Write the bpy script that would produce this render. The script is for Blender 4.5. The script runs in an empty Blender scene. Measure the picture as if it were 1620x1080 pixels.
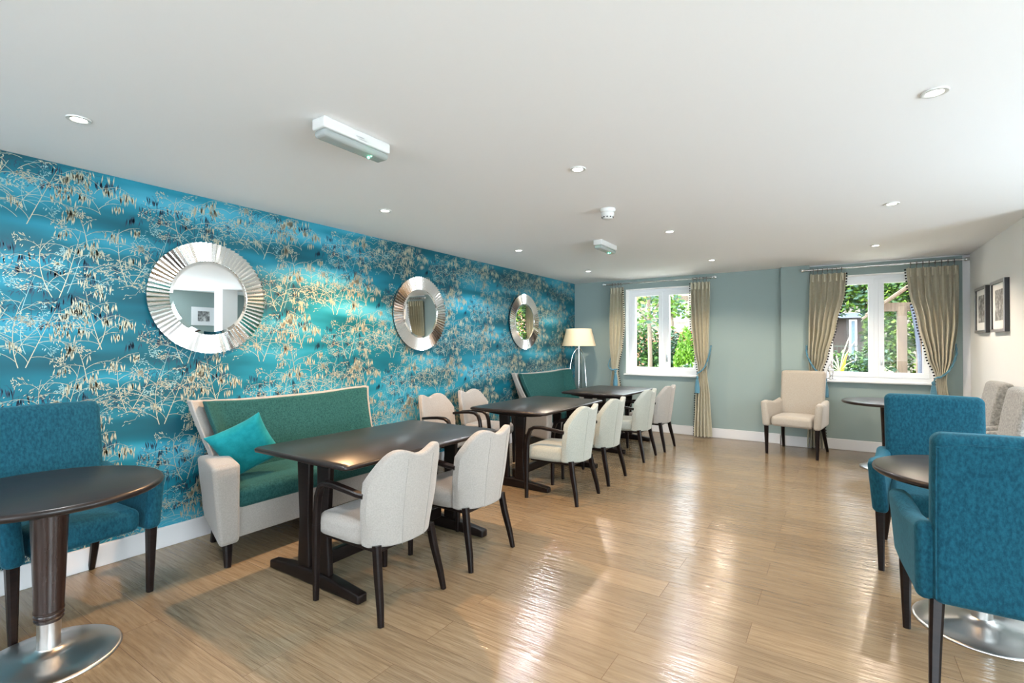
import bpy, math, random
from mathutils import Vector, Matrix
PI = math.pi
C = bpy.context.scene.collection
# ------------------------------------------------------------------ camera, world, sun, exposure
F = 782.0; HC = 1.3457
cam_d = bpy.data.cameras.new('camera'); cam = bpy.data.objects.new('camera', cam_d); C.objects.link(cam)
cam_d.sensor_width = 36; cam_d.lens = 36 * F / 1620; cam_d.clip_end = 200
cam.location = (0, 0, HC)
cam.rotation_euler = (PI/2 + math.atan(6/F), 0, math.atan(514/F))
bpy.context.scene.camera = cam
vs = bpy.context.scene.view_settings
vs.view_transform = 'Standard'; vs.look = 'None'; vs.gamma = 1; vs.use_curve_mapping = False
vs.exposure = 0.75
DOWN_W = 10.0; WARM = (1.0, 0.60, 0.30); COOL = (0.93, 0.96, 1.0); SOFTW = (1.0, .84, .66)
SKY = 9.0; SUN = 12.0
w = bpy.data.worlds.new('sky'); bpy.context.scene.world = w; w.use_nodes = True
wn = w.node_tree.nodes; wl = w.node_tree.links
bg = wn['Background']; bg.inputs[0].default_value = (0.82, 0.91, 1.0, 1); bg.inputs[1].default_value = SKY
sd = bpy.data.lights.new('sun', 'SUN'); so = bpy.data.objects.new('sun', sd); C.objects.link(so)
sd.energy = SUN; sd.angle = 0.02; sd.color = (1, .95, .85)
so.rotation_euler = Vector((-1.0, -0.12, 0.9)).to_track_quat('Z', 'Y').to_euler()
so.location = (-20, -15, 30)

def area(name, loc, rot, sx, sy, power, col=(0.76, 0.93, 1.0)):
    d = bpy.data.lights.new(name, 'AREA'); d.shape = 'RECTANGLE'; d.size = sx; d.size_y = sy
    d.energy = power; d.color = col
    o = bpy.data.objects.new(name, d); C.objects.link(o); o.location = loc; o.rotation_euler = rot
    return o
# daylight in the mirrored side window, plus fill lamps added behind and beside the camera
area('rear_fill_left', (-2.0, -3.27, 1.55), (PI/2, 0, PI), 1.9, 1.4, 62)  # added lamp, fills the front of the room from behind
area('rear_fill_right', (1.2, -3.27, 1.55), (PI/2, 0, PI), 1.9, 1.4, 74)  # second added lamp, same front fill from the rear
area('daylight_side', (3.07, 3.45, 1.55), (PI/2, 0, PI/2), 1.5, 1.3, 42)
area('side_fill_near', (3.07, 0.0, 1.45), (PI/2, 0, PI/2), 1.8, 1.5, 62)  # added fill lamp on the unseen near side

# ------------------------------------------------------------------ materials
def M(name, col, rough=.5, metal=0, spec=.5, **kw):
    m = bpy.data.materials.new(name); m.use_nodes = True
    b = m.node_tree.nodes['Principled BSDF']
    b.inputs['Base Color'].default_value = (*col, 1); b.inputs['Roughness'].default_value = rough
    b.inputs['Metallic'].default_value = metal; b.inputs['Specular IOR Level'].default_value = spec
    for k, v in kw.items():
        b.inputs[k.replace('_', ' ')].default_value = v
    return m
def N(m, t, **kw):
    n = m.node_tree.nodes.new(t)
    for k, v in kw.items():
        if hasattr(n, k) and not k[0].isupper(): setattr(n, k, v)
        else: n.inputs[k.replace('_', ' ')].default_value = v
    return n
def L(m, a, b): m.node_tree.links.new(a, b)
def BS(m): return m.node_tree.nodes['Principled BSDF']
def coords(m, scale=(1, 1, 1), rot=(0, 0, 0), loc=(0, 0, 0)):
    t = N(m, 'ShaderNodeTexCoord'); mp = N(m, 'ShaderNodeMapping')
    mp.inputs['Scale'].default_value = scale; mp.inputs['Rotation'].default_value = rot; mp.inputs['Location'].default_value = loc
    L(m, t.outputs['Object'], mp.inputs['Vector']); return mp.outputs['Vector']
def noise(m, vec, scale, detail=3, rough=.5):
    n = N(m, 'ShaderNodeTexNoise'); n.inputs['Scale'].default_value = scale
    n.inputs['Detail'].default_value = detail; n.inputs['Roughness'].default_value = rough
    L(m, vec, n.inputs['Vector']); return n.outputs['Fac']
def ramp(m, fac, stops):
    r = N(m, 'ShaderNodeValToRGB'); e = r.color_ramp.elements
    while len(e) < len(stops): e.new(.5)
    for el, (p, c) in zip(e, stops): el.position = p; el.color = (*c, 1)
    L(m, fac, r.inputs['Fac']); return r.outputs['Color']
def bump(m, h, strength, dist=.01, prev=None):
    b = N(m, 'ShaderNodeBump'); b.inputs['Strength'].default_value = strength; b.inputs['Distance'].default_value = dist
    L(m, h, b.inputs['Height'])
    if prev is not None: L(m, prev, b.inputs['Normal'])
    return b.outputs['Normal']
def fabric(name, c1, c2, scale=60, rough=.9, bs=.25, sheen=.3, weave=True, sc=(1, 1, 1), shtint=None):
    m = M(name, c1, rough, spec=.2); b = BS(m); v = coords(m, sc)
    f = noise(m, v, scale, 4, .65)
    L(m, ramp(m, f, [(.35, c1), (.65, c2)]), b.inputs['Base Color'])
    b.inputs['Sheen Weight'].default_value = sheen; b.inputs['Sheen Roughness'].default_value = .4
    if shtint: b.inputs['Sheen Tint'].default_value = (*shtint, 1)
    if weave:
        v2 = coords(m, (1, 1, 1)); f2 = noise(m, v2, 420, 2)
        L(m, bump(m, f2, bs, .003), b.inputs['Normal'])
    else:
        L(m, bump(m, noise(m, coords(m), 180, 3), bs, .004), b.inputs['Normal'])
    return m
m_ceil = M('ceiling_paint', (.83, .83, .835), .9, spec=.2)
m_white = M('white_wall_paint', (.87, .87, .86), .85, spec=.2)
m_teal = M('grey_teal_wall_paint', (.275, .345, .332), .85, spec=.2)
m_satin = M('white_satin_paint', (.70, .70, .71), .35)
m_upvc = M('white_window_plastic', (.82, .84, .86), .3)
m_plastic = M('white_plastic', (.62, .62, .60), .4)
m_glass = M('window_glass', (1, 1, 1), .0)
gm = m_glass.node_tree; gm.nodes.remove(BS(m_glass))
tr = gm.nodes.new('ShaderNodeBsdfTransparent'); gl = gm.nodes.new('ShaderNodeBsdfGlossy'); mx = gm.nodes.new('ShaderNodeMixShader')
gl.inputs['Roughness'].default_value = .0; fr = gm.nodes.new('ShaderNodeFresnel'); fr.inputs['IOR'].default_value = 1.15
gm.links.new(fr.outputs[0], mx.inputs[0]); gm.links.new(tr.outputs[0], mx.inputs[1]); gm.links.new(gl.outputs[0], mx.inputs[2])
gm.links.new(mx.outputs[0], gm.nodes['Material Output'].inputs[0])
m_chrome = M('polished_chrome', (.85, .85, .86), .08, 1)
m_mirror = M('mirror_glass', (.93, .95, .95), .0, 1)
m_bevel = M('bevelled_mirror_strips', (.97, .96, .94), .14, 1)
m_black = M('black_edge', (.01, .01, .012), .4)
m_silver = M('silver_frame', (.55, .55, .57), .35, 1)
m_ring = M('dark_nickel_ring', (.22, .20, .19), .3, 1)
m_pole = M('brushed_nickel', (.55, .55, .54), .25, 1)
# brushed steel
m_steel = M('brushed_steel', (.62, .61, .60), .28, 1)
v = coords(m_steel, (1, 1, 1)); BS(m_steel).inputs['Anisotropic'].default_value = .7
tg = N(m_steel, 'ShaderNodeTangent'); tg.direction_type = 'RADIAL'; tg.axis = 'Z'; L(m_steel, tg.outputs[0], BS(m_steel).inputs['Tangent'])
# dark wood
m_dark = M('espresso_stained_wood', (.006, .004, .004), .34, spec=.22)
v = coords(m_dark, (1, 1, 14)); L(m_dark, ramp(m_dark, noise(m_dark, v, 8, 4), [(.3, (.004, .0025, .0025)), (.7, (.011, .006, .005))]), BS(m_dark).inputs['Base Color'])
m_top = M('espresso_table_top', (.03, .022, .02), .3, spec=.36)
v = coords(m_top, (14, 1, 1)); L(m_top, ramp(m_top, noise(m_top, v, 6, 4), [(.3, (.011, .008, .0075)), (.7, (.020, .014, .013))]), BS(m_top).inputs['Base Color'])
m_col = M('reddish_brown_turned_wood', (.05, .022, .015), .25)
v = coords(m_col, (10, 10, 1)); L(m_col, ramp(m_col, noise(m_col, v, 6, 4), [(.3, (.018, .009, .007)), (.7, (.026, .012, .009))]), BS(m_col).inputs['Base Color'])
m_cream = fabric('cream_linen', (.285, .265, .245), (.34, .32, .295), 140, bs=.35)
m_sage = fabric('pale_grey_green_linen', (.28, .30, .27), (.35, .365, .325), 140, bs=.4)
m_beige = fabric('beige_upholstery', (.36, .315, .26), (.42, .375, .32), 120, bs=.3)
m_greybeige = fabric('mottled_grey_chenille', (.20, .195, .185), (.40, .385, .36), 55, bs=.4)
m_blue = fabric('blue_velvet', (.001, .036, .062), (.006, .072, .108), 95, .85, .35, .18, False, sc=(1, 1, .5), shtint=(.25, .7, .9))
m_green = fabric('teal_green_chenille', (.005, .045, .045), (.020, .088, .082), 90, .85, .4, .15, False, shtint=(.3, .75, .75))
m_turq = fabric('turquoise_velvet', (.0, .15, .17), (.005, .20, .22), 20, .8, .2, .25, False, shtint=(.4, .9, .95))
m_curt = fabric('putty_curtain_cloth', (.53, .485, .36), (.58, .54, .42), 30, bs=.2, sheen=.1)
m_lining = M('curtain_lining', (.75, .73, .68), .9)
m_rope = fabric('dusty_blue_rope', (.06, .17, .24), (.12, .27, .35), 200, bs=.6)
m_pom = M('black_pompom', (.012, .012, .014), .95)
m_shade = M('cream_lamp_shade', (.80, .68, .48), .8)
BS(m_shade).inputs['Subsurface Weight'].default_value = 0
# wallpaper ground
m_paper = M('teal_wallpaper_ground', (.02, .25, .33), .5, spec=.25)
v = coords(m_paper, (0.5, 0.55, 3.0))
L(m_paper, ramp(m_paper, noise(m_paper, v, 1.7, 2, .4), [(.30, (.001, .060, .085)), (.45, (.002, .110, .155)), (.56, (.010, .190, .270)), (.70, (.055, .32, .44))]), BS(m_paper).inputs['Base Color'])
m_pc = M('cream_grass_print', (.46, .44, .32), .5, 0, .3)
m_pn = M('navy_grass_print', (.002, .028, .060), .6)
m_pl = M('pale_grass_print', (.25, .42, .42), .4, .1)
# floor planks along x
m_floor = M('oak_vinyl_planks', (.4, .27, .16), .17, spec=.7)
def build_floor_material():
    m = m_floor; b = BS(m)
    base = coords(m, (1, 1, 1), loc=(.35, .09, 0))
    bt = N(m, 'ShaderNodeTexBrick'); bt.offset = .37; bt.offset_frequency = 2
    bt.inputs['Scale'].default_value = 1; bt.inputs['Brick Width'].default_value = 1.22; bt.inputs['Row Height'].default_value = .196
    bt.inputs['Mortar Size'].default_value = .0014; bt.inputs['Mortar Smooth'].default_value = .3; bt.inputs['Bias'].default_value = 0
    bt.inputs['Color1'].default_value = (0, 0, 0, 1); bt.inputs['Color2'].default_value = (1, 1, 1, 1); bt.inputs['Mortar'].default_value = (.5, .5, .5, 1)
    L(m, base, bt.inputs['Vector'])
    # shift the grain per plank
    add = N(m, 'ShaderNodeVectorMath'); add.operation = 'MULTIPLY_ADD'; add.inputs[1].default_value = (3, 7, 5)
    L(m, bt.outputs['Color'], add.inputs[0]); L(m, coords(m, (1.6, 22, 1)), add.inputs[2])
    g = N(m, 'ShaderNodeTexNoise'); g.inputs['Scale'].default_value = 2.4; g.inputs['Detail'].default_value = 7; g.inputs['Roughness'].default_value = .62; g.inputs['Distortion'].default_value = .7
    L(m, add.outputs[0], g.inputs['Vector'])
    col = ramp(m, g.outputs['Fac'], [(.25, (.160, .113, .067)), (.50, (.228, .166, .100)), (.75, (.285, .213, .136))])
    mixp = N(m, 'ShaderNodeMix'); mixp.data_type = 'RGBA'; mixp.blend_type = 'MULTIPLY'; mixp.inputs[0].default_value = 1
    L(m, col, mixp.inputs[6]); L(m, ramp(m, bt.outputs['Color'], [(0, (.86, .86, .86)), (1, (1.08, 1.07, 1.05))]), mixp.inputs[7])
    mm = N(m, 'ShaderNodeMix'); mm.data_type = 'RGBA'; mm.inputs[7].default_value = (.14, .085, .045, 1)
    L(m, bt.outputs['Fac'], mm.inputs[0]); L(m, mixp.outputs[2], mm.inputs[6]); L(m, mm.outputs[2], b.inputs['Base Color'])
    rip = noise(m, coords(m, (2.2, 27, 1)), 1.6, 3, .6)
    fine = noise(m, coords(m, (5, 90, 1)), 2.2, 2, .6)
    n1 = bump(m, rip, .62, .009); n2 = bump(m, fine, .25, .0015, n1)
    inv = N(m, 'ShaderNodeMath'); inv.operation = 'SUBTRACT'; inv.inputs[0].default_value = 1; L(m, bt.outputs['Fac'], inv.inputs[1])
    n3 = bump(m, inv.outputs[0], .6, .002, n2)
    L(m, n3, b.inputs['Normal'])
build_floor_material()
# outdoors
def leafmat(name, a, b_):
    m = M(name, a, .6, spec=.3); L(m, ramp(m, noise(m, coords(m), 6, 3), [(.3, a), (.7, b_)]), BS(m).inputs['Base Color'])
    BS(m).inputs['Transmission Weight'].default_value = 0
    return m
m_leaf = leafmat('green_leaves', (.0165, .0550, .0066), (.0605, .1320, .0165))
m_leafb = leafmat('bright_leaves', (.0440, .1155, .0083), (.1320, .1980, .0220))
m_leafd = leafmat('dark_leaves', (.0066, .0248, .0055), (.0220, .0605, .0165))
m_leafg = leafmat('blue_green_leaves', (.0275, .0660, .0385), (.0605, .1155, .0770))
m_con = leafmat('lime_conifer_leaves', (.0385, .1210, .0033), (.1045, .2200, .0083))
m_bark = M('bark', (.12, .09, .06), .9)
m_lawn = M('lawn_grass', (.05, .11, .02), .95)
m_timber = M('weathered_timber', (.45, .33, .23), .85)
L(m_timber, ramp(m_timber, noise(m_timber, coords(m_timber, (9, 9, 1)), 4, 4), [(.3, (.065, .044, .028)), (.7, (.11, .08, .05))]), BS(m_timber).inputs['Base Color'])
m_greyt = M('grey_painted_timber', (.045, .055, .075), .8)
m_brick = M('red_brick', (.45, .16, .09), .9)
def brickmat():
    m = m_brick; bt = N(m, 'ShaderNodeTexBrick'); bt.inputs['Scale'].default_value = 1
    bt.inputs['Brick Width'].default_value = .225; bt.inputs['Row Height'].default_value = .075; bt.inputs['Mortar Size'].default_value = .007
    bt.inputs['Color1'].default_value = (.30, .085, .045, 1); bt.inputs['Color2'].default_value = (.38, .14, .08, 1); bt.inputs['Mortar'].default_value = (.40, .35, .30, 1)
    t = N(m, 'ShaderNodeTexCoord'); s = N(m, 'ShaderNodeSeparateXYZ'); c = N(m, 'ShaderNodeCombineXYZ'); a = N(m, 'ShaderNodeMath')
    a.operation = 'ADD'; L(m, t.outputs['Object'], s.inputs[0]); L(m, s.outputs[0], a.inputs[0]); L(m, s.outputs[1], a.inputs[1])
    L(m, a.outputs[0], c.inputs[0]); L(m, s.outputs[2], c.inputs[1]); L(m, c.outputs[0], bt.inputs['Vector'])
    L(m, bt.outputs['Color'], BS(m).inputs['Base Color'])
brickmat()
m_render = M('cream_render', (.17, .145, .115), .9)
m_slate = M('slate_roof', (.035, .045, .065), .9, spec=.1)
m_brown = M('dark_brown_cladding', (.03, .02, .017), .8)
m_iron = M('dark_iron', (.05, .06, .05), .6)
m_pane = M('dark_window_pane', (.10, .15, .20), .1)
m_yellow = M('yellow_leaf', (.50, .36, .01), .5)
m_pale = M('pale_dry_leaf', (.38, .38, .24), .6)
m_led = M('green_led', (.1, .9, .4), .3); BS(m_led).inputs['Emission Color'].default_value = (.15, 1, .55, 1); BS(m_led).inputs['Emission Strength'].default_value = 6
m_bulb = M('lit_lamp_face', (1, 1, 1), .3); BS(m_bulb).inputs['Emission Color'].default_value = (1, .93, .82, 1); BS(m_bulb).inputs['Emission Strength'].default_value = 22
m_diff = M('clear_ribbed_diffuser', (.52, .55, .54), .12); BS(m_diff).inputs['Transmission Weight'].default_value = .45; BS(m_diff).inputs['IOR'].default_value = 1.2
L(m_diff, bump(m_diff, noise(m_diff, coords(m_diff, (60, 2, 2)), 2, 1), .5, .004), BS(m_diff).inputs['Normal'])
m_mat = M('white_mount_card', (.82, .82, .80), .8)
m_photo = M('monochrome_print', (.3, .3, .3), .5)
L(m_photo, ramp(m_photo, noise(m_photo, coords(m_photo, (1, 1, 1)), 14, 5, .7), [(.35, (.05, .05, .05)), (.5, (.22, .22, .22)), (.65, (.60, .60, .59))]), BS(m_photo).inputs['Base Color'])

# ------------------------------------------------------------------ helpers
class MB:
    def __init__(s): s.v = []; s.f = []; s.mi = []; s.cur = 0
    def quad(s, *p):
        n = len(s.v); s.v += [tuple(q) for q in p]; s.f.append(tuple(range(n, n+len(p)))); s.mi.append(s.cur)
    def addmesh(s, V, Fc):
        n = len(s.v); s.v += [tuple(q) for q in V]
        for f in Fc: s.f.append(tuple(i+n for i in f)); s.mi.append(s.cur)
    def box(s, x0, x1, y0, y1, z0, z1):
        V = [(x, y, z) for z in (z0, z1) for y in (y0, y1) for x in (x0, x1)]
        s.addmesh(V, [(0, 2, 3, 1), (4, 5, 7, 6), (0, 1, 5, 4), (2, 6, 7, 3), (0, 4, 6, 2), (1, 3, 7, 5)]); return s
    def rbox(s, x0, x1, y0, y1, z0, z1, r=.01, k=3, m=(1, 1, 1), fn=None):
        cen = ((x0+x1)/2, (y0+y1)/2, (z0+z1)/2); hf = (abs(x1-x0)/2, abs(y1-y0)/2, abs(z1-z0)/2)
        r = min(r, min(hf)*.999)
        ax = []
        for a in range(3):
            inner = hf[a]-r; e = [inner + r*math.tan(PI/4*i/k) for i in range(1, k+1)]
            mid = [-inner + 2*inner*i/m[a] for i in range(m[a]+1)]
            ax.append([-q for q in reversed(e)] + mid + e)
        idx = {}; V = []; Fc = []
        def vert(q):
            key = tuple(round(c, 6) for c in q)
            if key in idx: return idx[key]
            inn = [max(-(hf[a]-r), min(hf[a]-r, q[a])) for a in range(3)]
            d = Vector([q[a]-inn[a] for a in range(3)])
            d = d.normalized()*r if d.length > 1e-9 else d
            p = [cen[a]+inn[a]+d[a] for a in range(3)]
            if fn: p = fn(*p)
            idx[key] = len(V); V.append(tuple(p)); return idx[key]
        for a in range(3):
            b, c = (a+1) % 3, (a+2) % 3
            for sg in (-1, 1):
                for i in range(len(ax[b])-1):
                    for j in range(len(ax[c])-1):
                        ids = []
                        for (ii, jj) in ((i, j), (i+1, j), (i+1, j+1), (i, j+1)):
                            q = [0, 0, 0]; q[a] = sg*hf[a]; q[b] = ax[b][ii]; q[c] = ax[c][jj]; ids.append(vert(q))
                        if sg < 0: ids.reverse()
                        if len(set(ids)) >= 3: Fc.append(tuple(dict.fromkeys(ids)))
        s.addmesh(V, Fc); return s
    def lathe(s, prof, n=32, c=(0, 0, 0), axis='z', cap=True):
        V = []; Fc = []
        for (r, z) in prof:
            for i in range(n):
                a = 2*PI*i/n; p = (r*math.cos(a), r*math.sin(a), z)
                if axis == 'x': p = (p[2], p[0], p[1])
                if axis == 'y': p = (p[1], p[2], p[0])
                V.append((p[0]+c[0], p[1]+c[1], p[2]+c[2]))
        for j in range(len(prof)-1):
            for i in range(n):
                i2 = (i+1) % n; Fc.append((j*n+i, j*n+i2, (j+1)*n+i2, (j+1)*n+i))
        if cap:
            Fc.append(tuple(reversed(range(n)))); Fc.append(tuple(range((len(prof)-1)*n, len(prof)*n)))
        s.addmesh(V, Fc); return s
    def tube(s, pts, rad, n=10, rect=None, up=(0, 0, 1), cap=True):
        pts = [Vector(p) for p in pts]; V = []; Fc = []; N_ = len(pts); u0 = Vector(up)
        if not isinstance(rad, (list, tuple)): rad = [rad]*N_
        for i, p in enumerate(pts):
            t = (pts[min(i+1, N_-1)]-pts[max(i-1, 0)]).normalized()
            sd_ = t.cross(u0)
            if sd_.length < .05: sd_ = t.cross(Vector((0, 1, 0)) if abs(u0.z) > .5 else Vector((0, 0, 1)))
            sd_.normalize(); up_ = sd_.cross(t).normalized()
            if rect:
                w_, h_ = rect[i] if isinstance(rect, list) else rect
                c_ = min(w_, h_)*.22
                sec = [(w_/2, -h_/2+c_), (w_/2, h_/2-c_), (w_/2-c_, h_/2), (-w_/2+c_, h_/2), (-w_/2, h_/2-c_), (-w_/2, -h_/2+c_), (-w_/2+c_, -h_/2), (w_/2-c_, -h_/2)]
            else: sec = [(rad[i]*math.cos(2*PI*k/n), rad[i]*math.sin(2*PI*k/n)) for k in range(n)]
            for a, b in sec: V.append(p+sd_*a+up_*b)
        m_ = len(sec)
        for i in range(N_-1):
            for k in range(m_):
                k2 = (k+1) % m_; Fc.append((i*m_+k, i*m_+k2, (i+1)*m_+k2, (i+1)*m_+k))
        if cap: Fc.append(tuple(reversed(range(m_)))); Fc.append(tuple(range((N_-1)*m_, N_*m_)))
        s.addmesh(V, Fc); return s
    def sphere(s, c, r, n=8, m=6, sc=(1, 1, 1)):
        V = [(c[0], c[1], c[2]+r*sc[2])]; Fc = []
        for j in range(1, m):
            for i in range(n):
                a = 2*PI*i/n; b = PI*j/m
                V.append((c[0]+r*sc[0]*math.sin(b)*math.cos(a), c[1]+r*sc[1]*math.sin(b)*math.sin(a), c[2]+r*sc[2]*math.cos(b)))
        V.append((c[0], c[1], c[2]-r*sc[2])); e = len(V)-1
        for i in range(n):
            i2 = (i+1) % n; Fc.append((0, 1+i, 1+i2)); Fc.append((e, e-n+i2, e-n+i))
            for j in range(m-2): Fc.append((1+j*n+i, 1+(j+1)*n+i, 1+(j+1)*n+i2, 1+j*n+i2))
        s.addmesh(V, Fc); return s
    def build(s, name, mats, parent=None, smooth=True, subsurf=0, bevel=0, auto=None):
        me = bpy.data.meshes.new(name); me.from_pydata(s.v, [], s.f)
        if not isinstance(mats, (list, tuple)): mats = [mats]
        for m_ in mats: me.materials.append(m_)
        if len(mats) > 1: me.polygons.foreach_set('material_index', s.mi)
        me.update()
        if smooth:
            me.polygons.foreach_set('use_smooth', [True]*len(me.polygons))
            me.set_sharp_from_angle(angle=math.radians(auto or 42))
        o = bpy.data.objects.new(name, me); C.objects.link(o)
        if parent: o.parent = parent
        if bevel:
            b = o.modifiers.new('bevel', 'BEVEL'); b.width = bevel; b.segments = 2; b.limit_method = 'ANGLE'
        if subsurf:
            b = o.modifiers.new('subsurf', 'SUBSURF'); b.levels = subsurf; b.render_levels = subsurf
        return o
def thing(name, label, cat, loc=(0, 0, 0), rz=0, group=None):
    o = bpy.data.objects.new(name, None); C.objects.link(o); o.empty_display_size = .1
    o.location = loc; o.rotation_euler = (0, 0, rz); tag(o, label, cat, group); return o
def tag(o, label, cat, group=None):
    o['label'] = label; o['category'] = cat
    if group: o['group'] = group
    return o
def struct(name, mb, mats, smooth=False, **kw):
    o = mb.build(name, mats, None, smooth, **kw); o['kind'] = 'structure'; return o
def dup(root, loc, rz, label, group=None):
    r = root.copy(); C.objects.link(r); r.location = loc; r.rotation_euler = (0, 0, rz); r['label'] = label
    if group: r['group'] = group
    for ch in list(root.children):
        c = ch.copy(); C.objects.link(c); c.parent = r
        for g in list(ch.children):
            d = g.copy(); C.objects.link(d); d.parent = c
    return r
def smooth01(t): t = max(0, min(1, t)); return t*t*(3-2*t)

# ------------------------------------------------------------------ room shell
XL, YB, XR, XF, YR, H = -3.765, 7.69, 1.29, 3.05, -3.25, 2.4
fl = MB(); fl.quad((XL-.1, YR-.2, 0), (XF+.1, YR-.2, 0), (XF+.1, YB+.1, 0), (XL-.1, YB+.1, 0)); fl.box(XL-.1, XF+.1, YR-.2, YB+.1, -.12, -.001)
struct('floor', fl, m_floor)
struct('ceiling', MB().box(XL-.15, XF+.15, YR-.2, YB+.35, H, H+.15), m_ceil)

def wall_holes(axis, p0, p1, a0, a1, holes):
    """slab between p0 and p1 on axis, spanning a0..a1, with holes (h0,h1,z0,z1)"""
    mb = MB()
    def bx(u0, u1, z0, z1):
        if u1-u0 < 1e-4 or z1-z0 < 1e-4: return
        if axis == 'y': mb.box(u0, u1, p0, p1, z0, z1)
        else: mb.box(p0, p1, u0, u1, z0, z1)
    u = a0
    for (h0, h1, z0, z1) in sorted(holes):
        bx(u, h0, 0, H); bx(h0, h1, 0, z0); bx(h0, h1, z1, H); u = h1
    bx(u, a1, 0, H); return mb
W1 = (-2.85, -1.71, .87, 2.245); W2 = (-.15, .99, .87, 2.245)
struct('wall_back', wall_holes('y', YB, YB+.32, XL-.1, XR+.12, [W1, W2]), m_teal)
struct('wall_back_pillar', MB().box(-.63, -.30, YB-.10, YB, 0, H), m_teal)
struct('wall_right', MB().box(XR, XR+.12, 5.3, YB, 0, H), m_white)
struct('wall_right_return', MB().box(XR+.12, XF, 6.0, 6.12, 0, H), m_teal)
struct('wall_right_far', wall_holes('x', XF, XF+.15, YR, 6.12, [(-.95, .95, .7, 2.2), (2.65, 4.25, .85, 2.2)]), m_teal)
struct('wall_right_pillar', MB().box(2.20, 2.50, 4.78, 5.06, 0, H), m_white)
struct('wall_rear', wall_holes('y', YR-.15, YR, XL-.1, XF+.15, [(-3.0, -1.0, .8, 2.3), (.2, 2.2, .8, 2.3)]), m_white)
struct('trim_1', MB().box(1.225, XR, YB-.006, YB, 0, H).box(-.3, 1.29, YB-.006, YB, H-.010, H), m_satin)

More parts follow.
